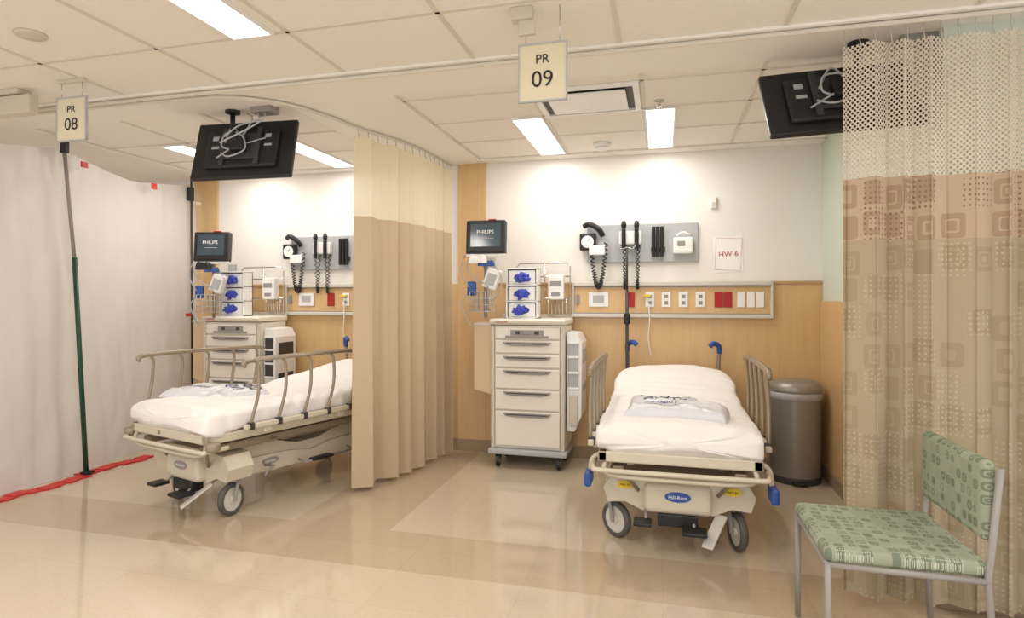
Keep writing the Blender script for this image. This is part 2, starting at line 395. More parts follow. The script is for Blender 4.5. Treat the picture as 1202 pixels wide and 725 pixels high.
# ------------------------------------------------------------------ curtains
def curtain(name, path, z0, z1, zlev, lam, amp, mats, seed=0, flare=1.25):
    e = empty(name)
    P = catmull([(p[0], p[1], 0) for p in path], 60)
    S = [0]
    for i in range(1, len(P)): S.append(S[-1]+(P[i]-P[i-1]).length)
    Lt = S[-1]; n = int(Lt/.005); pts = []; j = 0
    for i in range(n+1):
        s = Lt*i/n
        while j < len(S)-2 and S[j+1] < s: j += 1
        t = (s-S[j])/max(1e-9, S[j+1]-S[j]); pts.append((s, P[j].lerp(P[j+1], t), (P[j+1]-P[j]).normalized()))
    zs = []
    lv = [z0]+sorted(zlev)+[z1]
    for a, b in zip(lv[:-1], lv[1:]):
        k = max(3, int((b-a)/.07)); zs += [a+(b-a)*q/k for q in range(k)]
    zs.append(z1)
    bm = bmesh.new(); uvl = bm.loops.layers.uv.new('UVMap'); G = []
    for z in zs:
        row = []; f = (z1-z)/(z1-z0); A = amp*(.75+(flare-.75)*f)
        for s, p, t in pts:
            nrm = Vector((-t.y, t.x, 0))
            ph = 2*math.pi*s/lam+1.1*math.sin(2.3*s/lam*.9+seed)+.5*math.sin(3.7*s+seed*2)+.25*f*math.sin(s*7+seed)
            sv = math.sin(ph); a = math.copysign(abs(sv)**.85, sv)
            o = nrm*(A*a*(.8+.3*math.sin(s*5+seed)))+t*(A*.35*math.sin(2*ph))
            row.append(bm.verts.new((p.x+o.x, p.y+o.y, z+.004*math.sin(s*9)*f)))
        G.append(row)
    U = [0.0]; mid = G[len(G)//2]
    for i in range(1, n+1): U.append(U[-1]+(mid[i].co-mid[i-1].co).length)
    for r in range(len(zs)-1):
        zc = (zs[r]+zs[r+1])/2; mi = sum(1 for q in zlev if zc > q)
        for i in range(n):
            fc = bm.faces.new((G[r][i], G[r][i+1], G[r+1][i+1], G[r+1][i])); fc.material_index = mi
            for lp, (ii, rr) in zip(fc.loops, ((i, r), (i+1, r), (i+1, r+1), (i, r+1))):
                lp[uvl].uv = (U[ii], zs[rr])
    add('cloth', bm, mats, e, True)
    bm = bmesh.new()
    step = max(1, int(lam*.5/.005))
    for i in range(2, n, step):
        s, p, t = pts[i]
        bm_tube(bm, [(p.x, p.y, CH-.035), (p.x, p.y, z1+.02), (p.x+.006, p.y, z1-.012)], .0025, 5)
    add('hooks', bm, M_chrome, e)
    return e
trackL = [(-4.55, 3.06), (-3.4, 3.04), (-2.75, 3.04), (-2.4, 3.09), (-2.16, 3.28), (-2.04, 3.6), (-1.99, 3.9), (-1.86, 4.3), (-1.80, 4.75), (-1.78, 5.21)]
def track(pts, name):
    bm = bmesh.new(); bm_tube(bm, catmull([(x, y, CH-.028) for x, y in pts], 8), .011, 8)
    add(name, bm, M_tbar, None, True)
track(trackL, 'trim_6')
track([(-4.55, 2.99), (-2, 2.99), (0, 2.99), (2.4, 2.99)], 'trim_7')
curtain('privacy_curtain', [(-1.99, 3.87), (-1.90, 4.15), (-1.80, 4.5), (-1.78, 4.8), (-1.77, 5.14)], .03, 2.42, [1.88], .19, .042, [M_c_body, M_c_net], 1.0)
curtain('privacy_curtain', [(.735, 2.99), (1.0, 3.0), (1.3, 2.99), (1.62, 2.99)], .06, 2.40, [1.566, 1.83], .125, .05, [M_r_body, M_r_band, M_r_net], 2.2, 1.15)

# ------------------------------------------------------------------ plastic barrier
e = empty('plastic_dust_barrier')
bm = bmesh.new(); ny, nz_ = 240, 150; G = []
for j in range(nz_+1):
    row = []
    for i in range(ny+1):
        y = 1.7+3.48*i/ny; v = j/nz_
        d = min(abs(y-3.6), abs(y-5.1), abs(y-2.2))
        top = 2.42-.11*min(1, d/.7)**.8
        zz = .004+(top-.004)*v
        x = -4.24-.17*max(0, (y-3.3))/1.9
        x += .05*noise.noise(Vector((y*1.4, zz*.9, 3)))
        # long hanging folds, tension creases from the poles, fine crumples
        x += .040*abs(noise.noise(Vector((y*3.2+zz*.35, zz*.35, 1))))+.026*abs(noise.noise(Vector((y*2.2-zz*1.1, zz*.5, 14))))
        x += .010*noise.noise(Vector((y*9+zz*.8, zz*.9, 8)))+.007*abs(noise.noise(Vector((y*7-zz*3, zz*3, 5))))+.0015*noise.noise(Vector((y*20, zz*10, 2)))
        x -= .02*math.exp(-((y-3.65)/.05)**2)
        row.append(bm.verts.new((x, y, zz)))
    G.append(row)
for j in range(nz_):
    for i in range(ny): bm.faces.new((G[j][i], G[j][i+1], G[j+1][i+1], G[j+1][i]))
M_poly = mat('polyethylene_sheet', C(228, 223, 220), .28, var=.03, scale=2, bump=.7, bscale=3, stretch=(1, 1.4, .4))
_N = M_poly.node_tree.nodes; _L = M_poly.node_tree.links
_t = _N.new('ShaderNodeBsdfTranslucent'); _t.inputs['Color'].default_value = C(232, 228, 224)
_m = _N.new('ShaderNodeMixShader'); _m.inputs[0].default_value = .3
_L.new(_N['Principled BSDF'].outputs[0], _m.inputs[1]); _L.new(_t.outputs[0], _m.inputs[2]); _L.new(_m.outputs[0], _N['Material Output'].inputs['Surface'])
add('sheeting', bm, M_poly, e, True)
tube('pole_upper', e, M_grey, [(-4.17, 3.66, 1.6), (-4.17, 3.58, 2.38)], .013)
tube('pole_lower', e, M_polegreen, [(-4.15, 3.74, .02), (-4.17, 3.66, 1.62)], .017)
boxes('pole_heads', e, M_dark, [((-4.195, -4.145), (3.56, 3.60), (2.37, CH-.014)), ((-4.37, -4.32), (5.02, 5.07), (2.25, 2.38))], .006)
box('pole_foot', e, M_dark, (-4.18, -4.12), (3.71, 3.79), (0, .03), .006)
tube('pole_end', e, M_dark2, [(-4.33, 5.05, .02), (-4.34, 5.05, CH-.014)], .010)
bm = bmesh.new()
for i in range(30):
    y0 = 1.8+i*.085; x = -4.15+.03*math.sin(i*.7)+.015*math.sin(i*2.1)
    M = Matrix.Translation((x, y0, .004)) @ Matrix.Rotation(.25*math.sin(i*1.3), 4, 'Z')
    bm_box(bm, (-.05, .05), (-.055, .055), (-.003, .004+.004*(i % 2)), 0, 1, M)
add('floor_tape', bm, M_redtape, e)
boxes('tape_tabs', e, M_redtape, [((-4.18, -4.165), (3.72, 3.77), (2.30, 2.34)), ((-4.235, -4.22), (4.45, 4.50), (2.26, 2.31)), ((-4.30, -4.28), (4.93, 4.98), (1.15, 1.18))])

# ------------------------------------------------------------------ stretcher
def caster(parent, x, y, ang, r=.098):
    M = Matrix.Translation((x, y, 0)) @ Matrix.Rotation(ang, 4, 'Z')
    def A(name, bm, m, s=False):
        bmesh.ops.transform(bm, matrix=M, verts=bm.verts); add(name, bm, m, parent, s)
    bm = bmesh.new()
    prof = [(.072, -.017), (.088, -.02), (.096, -.012), (r, 0), (.096, .012), (.088, .02), (.072, .017)]
    seg = 32; R = []
    for rr, xx in prof:
        R.append([bm.verts.new((xx, -.03+rr*math.cos(2*math.pi*k/seg), r+rr*math.sin(2*math.pi*k/seg))) for k in range(seg)])
    for i in range(len(R)-1):
        for k in range(seg): bm.faces.new((R[i][k], R[i][(k+1) % seg], R[i+1][(k+1) % seg], R[i+1][k]))
    A('caster_tire', bm, M_rubber, True)
    bm = bmesh.new(); bm_cyl(bm, (0, -.03, r), .073, .024, 'X', seg=32); bm_cyl(bm, (0, -.03, r), .022, .05, 'X', seg=16)
    A('caster_hub', bm, M_hub)
    bm = bmesh.new()
    for s in (-1, 1):
        bm_tube(bm, catmull([(s*.032, -.03, r-.01), (s*.034, -.02, r+.06), (s*.03, 0, r*2+.015), (0, 0, r*2+.03)], 5), .011, 6)
    bm_cyl(bm, (0, 0, r*2+.04), .024, .06)
    A('caster_fork', bm, M_grey, False)

def mattress(parent, L=1.78, W=.82, seed=0):
    nY, nT = 130, 96; bm = bmesh.new(); R = []
    for i in range(nY+1):
        t = i/nY; y = L*t
        ed = min(y, L-y); k = min(1, ed/.05); sh = math.sqrt(max(0, 1-(1-k)**2))
        rise = 0 if y < .95 else .13*((y-.95)/(L-.95))**1.2
        zt = .665+rise; zb = .525+rise*.9
        hw = W/2*(1-.03*(1-sh))
        if y > L-.28: hw -= .05*((y-(L-.28))/.28)**2
        cz = (zt+zb)/2; hh = (zt-zb)/2*(.55+.45*sh)
        row = []
        for a in range(nT):
            th = 2*math.pi*a/nT; c, s = math.cos(th), math.sin(th)
            x = hw*math.copysign(abs(c)**.32, c); zz = hh*math.copysign(abs(s)**.42, s)
            if s > 0: zz += .022*(1-(x/hw)**2)*sh
            else:
                zz -= .018*noise.noise(Vector((x*9, y*7, 2+seed)))+(.02 if y < .12 else 0)*max(0, noise.noise(Vector((x*4, 0, 9)))+.3)
            q = Vector((x*3+y, y*3, seed))
            wr = .006*noise.noise(q*1.2)+.008*abs(noise.noise(Vector((x*3+y*7, y*2-x*5, 3+seed))))
            nn = Vector((c*.6, 0, s)); p = Vector((x, y, cz+zz))+nn*wr*2
            if abs(x) > hw*.9: p.x += .011*noise.noise(Vector((y*14, zz*4, 1+seed)))*math.copysign(1, x)
            if y < .02: p.y += .016*noise.noise(Vector((x*14, zz*5, 6)))
            row.append(bm.verts.new(p))
        R.append(row)
    for i in range(nY):
        for a in range(nT): bm.faces.new((R[i][a], R[i][(a+1) % nT], R[i+1][(a+1) % nT], R[i+1][a]))
    for row, dy in ((R[0], -.018), (R[-1], .018)):
        cen = sum((v.co for v in row), Vector())/nT; prev = row
        for f, d in ((.9, .5), (.6, .9), (.25, 1)):
            new = [bm.verts.new(cen+(v.co-cen)*f+Vector((0, dy*d, 0))) for v in row]
            for a in range(nT): bm.faces.new((prev[a], prev[(a+1) % nT], new[(a+1) % nT], new[a]))
            prev = new
        bm.faces.new(prev)
    return add('sheeted_mattress', bm, M_sheet, parent, True)

def lump(name, parent, m, c, sx, sy, sz, rz=0, seed=0, p=.35):
    bm = bmesh.new(); n1, n2 = 48, 48; G = []
    for j in range(n2+1):
        row = []
        for i in range(n1+1):
            u, v = 2*i/n1-1, 2*j/n2-1
            u = math.sin(u*math.pi/2); v = math.sin(v*math.pi/2)
            h = max(0, (1-u**6)*(1-v**6))**p
            zz = sz*h*(1+.3*noise.noise(Vector((u*2+seed, v*2, 1))))+.010*h*abs(noise.noise(Vector((u*4, v*5+seed, 2))))
            e1 = 1+.06*noise.noise(Vector((u*3, v*3, seed+.5)))
            row.append(bm.verts.new((u*sx*e1, v*sy*e1, zz)))
        G.append(row)
    for j in range(n2):
        for i in range(n1): bm.faces.new((G[j][i], G[j][i+1], G[j+1][i+1], G[j+1][i]))
    bmesh.ops.transform(bm, matrix=Matrix.Translation(c) @ Matrix.Rotation(rz, 4, 'Z'), verts=bm.verts)
    return add(name, bm, m, parent, True)

def stretcher(loc, rz, variant):
    e = empty('hospital_stretcher', loc, rz)
    mat_o = mattress(e, seed=variant*7)
    boxes('litter_frame', e, M_frame, [((-.40, -.35), (.0, 1.2), (.475, .53)), ((.35, .40), (.0, 1.2), (.475, .53)), ((-.40, .40), (.0, .045), (.475, .53)),
                                      ((-.35, .35), (.55, .60), (.475, .52)), ((-.35, .35), (1.15, 1.2), (.475, .52)), ((-.37, .37), (.04, .95), (.515, .535))], .008)
    Mx = Matrix.Translation((0, 1.0, .52)) @ Matrix.Rotation(math.radians(7.5), 4, 'X')
    box('backrest_deck', e, M_frame, (-.37, .37), (0, .78), (-.02, .005), .006, 2, Mx)
    tubes('backrest_supports', e, M_taupe, [[(-.3, 1.15, .5), (-.3, 1.7, .58)], [(.3, 1.15, .5), (.3, 1.7, .58)], [(-.37, 1.15, .48), (-.37, 1.82, .5), (.37, 1.82, .5), (.37, 1.15, .48)]], .014)
    tubes('foot_end_bar', e, M_frame, [[(-.43, .12, .45), (-.42, -.01, .445), (-.34, -.03, .44), (.34, -.03, .44), (.42, -.01, .445), (.43, .12, .45)],
                                     [(-.36, .03, .49), (-.34, .0, .415), (.0, -.01, .405), (.34, .0, .415), (.36, .03, .49)]], .013, 8, 5)
    boxes('carriage_rails', e, M_taupe, [((-.33, -.27), (.04, 1.66), (.405, .45)), ((.27, .33), (.04, 1.66), (.405, .45)), ((-.33, .33), (.48, .56), (.40, .44)), ((-.33, .33), (1.24, 1.32), (.40, .44))], .008)
    if variant == 0:
        boxes('corner_bumpers', e, M_blue, [((-.475, -.435), (.02, .15), (.33, .41)), ((.435, .475), (.02, .15), (.31, .39))], .014)
        tubes('bumper_arms', e, M_frame, [[(-.39, .1, .5), (-.44, .1, .46), (-.45, .1, .38)], [(.39, .1, .5), (.44, .1, .46), (.45, .1, .36)]], .012, 8, 4)
    else:
        lathe('corner_roller', e, M_taupe, [(0, -.025), (.035, -.025), (.042, -.015), (.042, .015), (.035, .025), (0, .025)], (.43, .02, .47), 24)
        lathe('corner_roller', e, M_taupe, [(0, -.025), (.035, -.025), (.042, -.015), (.042, .015), (.035, .025), (0, .025)], (-.43, .02, .47), 24)
        boxes('o2_tank_tray', e, M_taupe, [((.16, .30), (.62, 1.12), (.385, .40))], .006)
    bm = bmesh.new()
    for y in (.52, 1.28):
        for k in range(6):
            bm_cyl(bm, (0, y, .375+k*.019), .085 if k % 2 else .072, .0185, 'Z', .072 if k % 2 else .085, 24)
    add('lift_bellows', bm, M_dark2, e)
    prism('base_shroud', e, M_frame, [(.16, .27), (.22, .345), (.36, .375), (.62, .375), (.80, .325), (1.0, .325), (1.16, .375), (1.42, .375), (1.56, .345), (1.62, .27), (1.5, .205), (1.15, .175), (.9, .20), (.62, .175), (.28, .205)], -.22, .22, 'X', .022, 3)
    prism('base_side_skirts', e, M_cream2, [(.30, .24), (.42, .30), (.72, .29), (.9, .26), (1.08, .29), (1.4, .30), (1.5, .24), (1.38, .20), (.9, .185), (.42, .20)], -.25, .25, 'X', .01, 2)
    box('foot_nose', e, M_frame, (-.17, .17), (.09, .2), (.20, .35), .03, 3)
    YK = [(-.36, .225), (-.385, .30), (-.34, .375), (-.18, .392), (.18, .392), (.34, .375), (.385, .30), (.36, .225), (.27, .235), (.18, .195), (-.18, .195), (-.27, .235)]
    prism('foot_cross_yoke', e, M_frame, YK, .15, .33, 'Y', .018, 3)
    prism('head_cross_yoke', e, M_frame, YK, 1.50, 1.66, 'Y', .018, 3)
    tubes('foot_yoke_struts', e, M_taupe, [[(-.30, .06, .44), (-.20, .145, .30)], [(.30, .06, .44), (.20, .145, .30)]], .010, 8)
    ca = (.9, .3, .5, 1.0) if variant == 0 else (1.25, .15, .2, 1.3)
    for (x, y), a in zip(((-.345, .28), (.295, .26), (-.31, 1.57), (.31, 1.57)), ca): caster(e, x, y, a)
    tubes('pedal_bars', e, M_grey, [[(-.27, .5, .24), (-.36, .5, .25), (-.37, .45, .24), (-.37, .42, .2)], [(.27, .5, .24), (.36, .5, .25), (.37, .45, .24), (.37, .42, .2)],
                                   [(-.30, .75, .23), (-.37, .75, .22), (-.37, 1.2, .22), (-.30, 1.2, .23)], [(.30, .75, .23), (.37, .75, .22), (.37, 1.2, .22), (.30, 1.2, .23)]], .008, 8)
    boxes('pump_pedals', e, M_dark, [((-.22, -.13), (.0, .10), (.155, .175)), ((.02, .14), (-.01, .10), (.13, .15)), ((-.40, -.34), (.80, .98), (.215, .235)), ((.34, .40), (.80, .98), (.215, .235)), ((-.10, .10), (.10, .18), (.135, .20))], .006)
    box('steer_pedal', e, M_skinorange if variant else M_dark, (-.40, -.345), (.40, .46), (.185, .205), .006)
    box('brake_lever', e, M_hub, (-.03, .03), (-.16, .05), (-.006, .006), .004, 2, Matrix.Translation((.20, .12, .17)) @ Matrix.Rotation(-.5, 4, 'Z') @ Matrix.Rotation(math.radians(35), 4, 'X'))
    tubes('pedal_links', e, M_grey, [[(-.16, .08, .165), (-.16, .2, .22)], [(.08, .08, .14), (.08, .2, .22)], [(.2, .14, .18), (.2, .24, .24)]], .008)
    disc('oval_label', e, M_blue if variant == 0 else M_grey, (0, .089, .295), .065, .026)
    text('foot_label_text', e, M_white, 'Hill-Rom' if variant == 0 else 'TRANSPORT', .026 if variant == 0 else .017, (0, .0845, .293))
    if variant == 0:
        for sx in (-1, 1):
            disc('tag_yellow', e, M_yellow, (sx*.27, .148, .325), .045, .022)
            text('tag_text', e, M_ink, 'MAY 20', .016, (sx*.27, .1435, .323))
    disc('side_label', e, M_grey, (.25, .56, .255), .07, .022, 'X')
    text('side_text', e, M_white, 'Hill-Rom', .024, (.2545, .56, .252), (math.pi/2, 0, math.pi/2))
    if variant: text('frame_number', e, M_ink, '23', .03, (-.08, -.001, .502))
    sh_ = .0 if variant == 0 else .06
    for sx in (-1, 1):
        y0, y1 = (.12, 1.0) if sx < 0 else (.20+sh_, 1.08+sh_)
        X = sx*.445; zt = .945
        bm = bmesh.new()
        bm_tube(bm, catmull([(X, y0-.05, zt-.035), (X, y0, zt), (X, (y0+y1)/2, zt+.008), (X, y1, zt), (X, y1+.04, zt-.02)], 6), .0145, 8)
        bm_tube(bm, [(X+sx*.012, y0+.02, zt+.004), (X+sx*.012, y1-.02, zt+.004)], .010, 8)
        add('rail_top', bm, M_taupe, e, True)
        tubes('rail_posts', e, M_taupe, [[(X, y0+(y1-y0)*(k+.15)/4.3, zt), (X+sx*.004, y0+(y1-y0)*(k+.15)/4.3+.022, zt-.05), (X+sx*.012, y0+(y1-y0)*(k+.15)/4.3+.014, .74), (X+sx*.004, y0+(y1-y0)*(k+.15)/4.3-.035, .56)] for k in range(5)], .0105, 8, 5)
        boxes('rail_base', e, M_frame, [((X-.016, X+.016), (y0-.04, y1+.05), (.535, .565)), ((min(X, sx*.39), max(X, sx*.39)), (y0+.1, y0+.16), (.495, .535)), ((min(X, sx*.39), max(X, sx*.39)), (y1-.16, y1-.1), (.495, .535))], .006)
        boxes('rail_joints', e, M_dark2, [((X-.018, X+.018), (y0+(y1-y0)*(k+.15)/4.3-.045, y0+(y1-y0)*(k+.15)/4.3-.01), (.53, .575)) for k in range(5)], .004)
    for sx in (-1, 1):
        tube('push_handle', e, M_taupe, [(sx*.33, 1.76, .52), (sx*.34, 1.83, .70), (sx*.34, 1.84, .84), (sx*.345, 1.835, .90)], .014, 8, 5)
        tube('push_grip', e, M_blue, [(sx*.345, 1.835, .90), (sx*.34, 1.82, .955), (sx*.30, 1.79, .975), (sx*.27, 1.78, .955)], .019, 10, 6)
    if variant == 0:
        tube('iv_pole', e, M_dark2, [(-.33, 1.70, .52), (-.345, 1.77, .8), (-.345, 1.77, 1.38)], .012)
        cyl('iv_clamp', e, M_dark, (-.345, 1.77, 1.16), .024, .08)
        tube('iv_pole_upper', e, M_dark2, [(-.345, 1.77, 1.38), (-.345, 1.77, 1.72)], .008)
        tubes('iv_hooks', e, M_chrome, [[(-.345, 1.77, 1.72), (-.39, 1.77, 1.71), (-.41, 1.77, 1.735)], [(-.345, 1.77, 1.72), (-.30, 1.77, 1.71), (-.28, 1.77, 1.735)]], .004, 6, 4)
        a = lump('folded_gown', e, M_bag, (-.06, .50, .678), .20, .16, .055, .05, 5)
        b = lump('belongings_bag', e, M_bag, (-.0, .30, .678), .26, .13, .065, -.14, 2, .3)
        S_ = [mat_o, a, b]
        printed('bag_print_1', e, M_navy, 'HYDRO', .085, -.06, .60, .02, S_, 1, 1.35)
        printed('bag_print_2', e, M_navy, 'GILITY', .085, -.06, .49, .02, S_, 1, 1.35)
        printed('bag_print_3', e, M_navy, 'PATIENT', .045, -.08, .335, -.14, S_, 1, 1.7)
        printed('bag_print_4', e, M_navy, 'belongings / name / room', .024, -.05, .262, -.14, S_, 1, 1.7)
    else:
        a = lump('belongings_bag', e, M_bag, (-.22, .36, .678), .17, .17, .05, .3, 2)
        b = lump('folded_gown', e, M_bag, (-.01, .52, .678), .18, .14, .045, -.35, 6)
        S_ = [mat_o, a, b]
        printed('bag_print_1', e, M_ink, 'HYDRO', .085, .02, .57, -.35, S_, 1, 1.35)
        printed('bag_print_2', e, M_navy, 'GILITY', .075, -.01, .47, -.35, S_, 1, 1.35)
        printed('bag_print_3', e, M_navy, 'PATIENT', .05, -.24, .36, .3, S_, 1, 1.3)
    return e
stretcher((.075, 3.30, 0), 0.0, 0)
stretcher((-2.89, 3.155, 0), math.radians(-17), 1)

# ------------------------------------------------------------------ medical cart
def cart(loc, darkbin):
    e = empty('medical_supply_cart', loc)
    W, D = .58, .40
    box('body', e, M_cream, (0, W), (0.012, D), (.15, 1.11), .012, 3)
    box('worktop', e, M_cream, (-.012, W+.012), (-.02, D+.01), (1.115, 1.16), .014, 3)
    boxes('worktop_lip', e, M_cream2, [((-.008, W+.008), (-.028, -.014), (1.125, 1.148)), ((-.008, W+.008), (D-.01, D+.005), (1.15, 1.19))], .005)
    box('base_bumper', e, M_lgrey, (-.02, W+.02), (-.03, D+.015), (.105, .15), .014, 3)
    boxes('corner_posts', e, M_cream2, [((0, .03), (-.004, .02), (.15, 1.11)), ((W-.03, W), (-.004, .02), (.15, 1.11))], .005)
    zs = [1.10, 1.00, .89, .78, .615, .45, .17]
    for i in range(6):
        z1, z0 = zs[i]-.005, zs[i+1]+.005
        box('drawer_front', e, M_cream, (.035, W-.035), (-.012, .03), (z0, z1), .008, 3)
        if i:
            zc = z1-.03
            prism('drawer_handle', e, M_grey, [(.10, zc+.016), (W-.10, zc+.016), (W-.12, zc-.006), (W-.18, zc-.014), (.18, zc-.014), (.12, zc-.006)], -.026, -.011, 'Y', .004)
            box('handle_recess_shade', e, M_dark2, (.13, W-.13), (-.0285, -.012), (zc+.001, zc+.009), .002)  # dark bar on the handle, imitates shade inside a grip recess
    boxes('control_panel', e, M_grey, [((.16, .42), (-.016, -.01), (1.03, 1.075))], .003)
    boxes('lock_handle', e, M_grey, [((.12, .46), (-.026, -.012), (1.015, 1.032)), ((.26, .32), (-.022, -.012), (1.04, 1.068))], .004)
    boxes('keypad', e, M_dark2, [((.20, .235), (-.019, -.012), (1.042, 1.066)), ((.35, .385), (-.019, -.012), (1.042, 1.066))], .002)
    text('brand_text', e, M_redink, 'CareLink', .026, (.09, -.030, 1.137))
    for x in (.05, W-.05):
        for y in (.04, D-.05):
            bm = bmesh.new(); bm_cyl(bm, (x, y, .052), .052, .022, 'X', seg=24); add('caster_wheel', bm, M_dark, e)
            bm = bmesh.new(); bm_cyl(bm, (x, y, .052), .03, .026, 'X', seg=20); add('caster_hub', bm, M_grey, e)
            box('caster_fork', e, M_dark2, (x-.022, x+.022), (y-.02, y+.03), (.07, .108), .006)
    prism('side_waste_box', e, M_tan, [(-.15, .60), (-.01, .56), (-.01, 1.10), (-.15, 1.10)], .04, .30, 'Y', .01)
    box('waste_box_lid', e, M_cream2, (-.155, -.008), (.035, .305), (1.10, 1.125), .006)
    prism('side_bin_holder', e, M_white, [(W+.012, .30), (W+.07, .30), (W+.12, .42), (W+.125, .98), (W+.09, 1.05), (W+.012, 1.06)], .05, .36, 'Y', .018, 3)
    boxes('side_bin_slots', e, M_dark2 if darkbin else M_lgrey, [((W+.118, W+.130), (.09, .32), (.82, .93)), ((W+.118, W+.128), (.09, .32), (.60, .66)), ((W+.02, W+.10), (.043, .052), (.62, .98))], .006)
    boxes('side_bin_dividers', e, M_white, [((W+.015, W+.105), (.036, .046), (zz, zz+.018)) for zz in (.62, .74, .86, .97)], .004)
    box('side_bin_face', e, M_cream2, (W+.03, W+.095), (.036, .050), (.34, .58), .008)
    g = (.10, .355)
    boxes('glove_rack', e, M_white, [((g[0], g[1]), (.20, .215), (1.16, 1.56)), ((g[0], g[0]+.012), (.08, .215), (1.16, 1.56)), ((g[1]-.012, g[1]), (.08, .215), (1.16, 1.56))]
          + [((g[0], g[1]), (.08, .215), (zz, zz+.012)) for zz in (1.16, 1.29, 1.42, 1.55)], .003)
    for k in range(3):
        zc = 1.172+.13*k
        box('glove_box', e, M_white, (g[0]+.02, g[1]-.02), (.085, .19), (zc+.002, zc+.108), .003)
        disc('glove_opening', e, M_navy, ((g[0]+g[1])/2, .084, zc+.055), .062, .030, 'Y', .004)
        bm = bmesh.new(); bmesh.ops.create_icosphere(bm, subdivisions=4, radius=1)
        for v in bm.verts:
            n_ = 1+.8*noise.noise(v.co*2.2+Vector((k*3, 0, 0)))+.35*noise.noise(v.co*6)
            v.co = Vector((v.co.x*.05*n_, v.co.y*.026*n_, v.co.z*.032*n_))
        bmesh.ops.transform(bm, matrix=Matrix.Translation(((g[0]+g[1])/2+.012*(k-1), .076, zc+.052)), verts=bm.verts); add('glove_tuft', bm, M_glove, e, True)
    tubes('rear_rail_frame', e, M_chrome, [[(.12, .37, 1.15), (.12, .37, 1.58), (.15, .37, 1.61), (.54, .37, 1.61), (.57, .37, 1.58), (.57, .37, 1.15)],
                                         [(.12, .37, 1.50), (.57, .37, 1.50)], [(.12, .37, 1.32), (.57, .37, 1.32)], [(.36, .37, 1.32), (.36, .37, 1.61)]]
          + [[(.39+.03*k, .36, 1.18), (.39+.03*k, .36, 1.32)] for k in range(6)], .006)
    boxes('wipes_dispenser', e, M_white, [((.40, .53), (.28, .36), (1.31, 1.51))], .012)
    boxes('dispenser_window', e, M_grey, [((.42, .51), (.275, .285), (1.42, 1.46)), ((.43, .50), (.275, .285), (1.34, 1.37))], .003)
    return e
cart((-1.30, 4.78, 0), False)
cart((-3.96, 4.76, 0), True)

# ------------------------------------------------------------------ patient monitors
def monitor(loc, rz, wall_dy, left):
    e = empty('patient_monitor', loc, rz)
    Mt = Matrix.Rotation(math.radians(-6), 4, 'X')
    box('housing', e, M_dark2, (-.155, .155), (-.03, .05), (-.13, .13), .014, 3, Mt)
    box('bezel', e, M_dark, (-.145, .145), (-.036, -.028), (-.12, .12), .005, 2, Mt)
    box('screen', e, M_screen, (-.118, .118), (-.038, -.034), (-.080, .10), .001, 1, Mt)
    boxes('trim_bar', e, M_white, [((-.155, .155), (-.034, -.01), (-.152, -.128))], .006)
    box('alarm_lamp', e, M_red, (.02, .08), (-.02, .0), (.128, .138), .002)
    text('screen_text', e, M_white, 'PHILIPS', .042, (0, -.046, .035), (math.radians(84), 0, 0), .0004)
    boxes('screen_status', e, M_lgrey, [((-.05, .06), (-.0395, -.038), (-.02, -.008)), ((-.04, .05), (-.0405, -.038), (-.045, -.036))])
    tube('support_post', e, M_grey, [(-.02, .06, .08), (-.02, .07, -.30), (-.02, .07, -.62)], .014)
    tubes('wall_arm', e, M_lgrey, [[(-.02, .07, -.22), (-.06, wall_dy*.55, -.22), (-.08, wall_dy, -.22)]], .02, 10, 4)
    box('wall_plate', e, M_lgrey, (-.12, -.04), (wall_dy-.02, wall_dy), (-.32, -.12), .005)
    box('module_rack', e, M_white, (-.055, .055), (-.02, .055), (-.09, .07), .012, 3, Matrix.Translation((.045, 0, -.31)) @ Matrix.Rotation(.35, 4, 'Y'))
    box('module_face', e, M_lgrey, (-.035, .035), (-.026, -.018), (-.06, .03), .004, 2, Matrix.Translation((.045, 0, -.31)) @ Matrix.Rotation(.35, 4, 'Y'))
    lump('bp_cuff', e, M_blue, (-.0, -.01, -.22), .06, .03, .035, .4, 3)
    box('blue_pouch', e, M_blue, (-.15, -.08), (-.02, .02), (-.45, -.34), .012)
    W_ = []
    for zz in (-.42, -.47, -.52, -.57):
        W_.append([(-.12, -.05, zz), (.04, -.05, zz), (.04, .09, zz), (-.12, .09, zz), (-.12, -.05, zz)])
    for k in range(5):
        x = -.12+.04*k; W_.append([(x, -.05, -.42), (x, -.05, -.57), (x, .09, -.57), (x, .09, -.42)])
    tubes('wire_basket', e, M_lgrey, W_, .0035, 5)
    tubes('cables', e, M_lgrey, [[(-.10, .03, -.10), (-.17, .0, -.14), (-.20, -.01, -.25), (-.15, -.02, -.36), (-.09, 0, -.42)], [(-.08, .03, -.1), (-.15, -.02, -.2), (-.10, -.03, -.30), (.0, -.03, -.36), (.04, 0, -.44)],
                               [(-.12, .03, -.4), (-.19, -.01, -.5), (-.16, 0, -.62), (-.12, .02, -.7)], [(.06, .0, -.22), (.12, -.02, -.30), (.10, -.01, -.42), (.03, 0, -.5)]], .0055, 6, 6)
    tubes('red_lead', e, M_red, [[(-.12, .0, -.08), (-.15, -.01, -.13), (-.11, -.02, -.17)]], .006, 6, 6)
    lump('leads_bundle', e, M_dark if left else M_white, (-.06, -.02, -.20), .07, .035, .06, 0, 8)
    return e
monitor((-1.31, 4.68, 1.79), math.radians(4), .565, False)
monitor((-3.80, 4.68, 1.77), math.radians(14), .60, True)

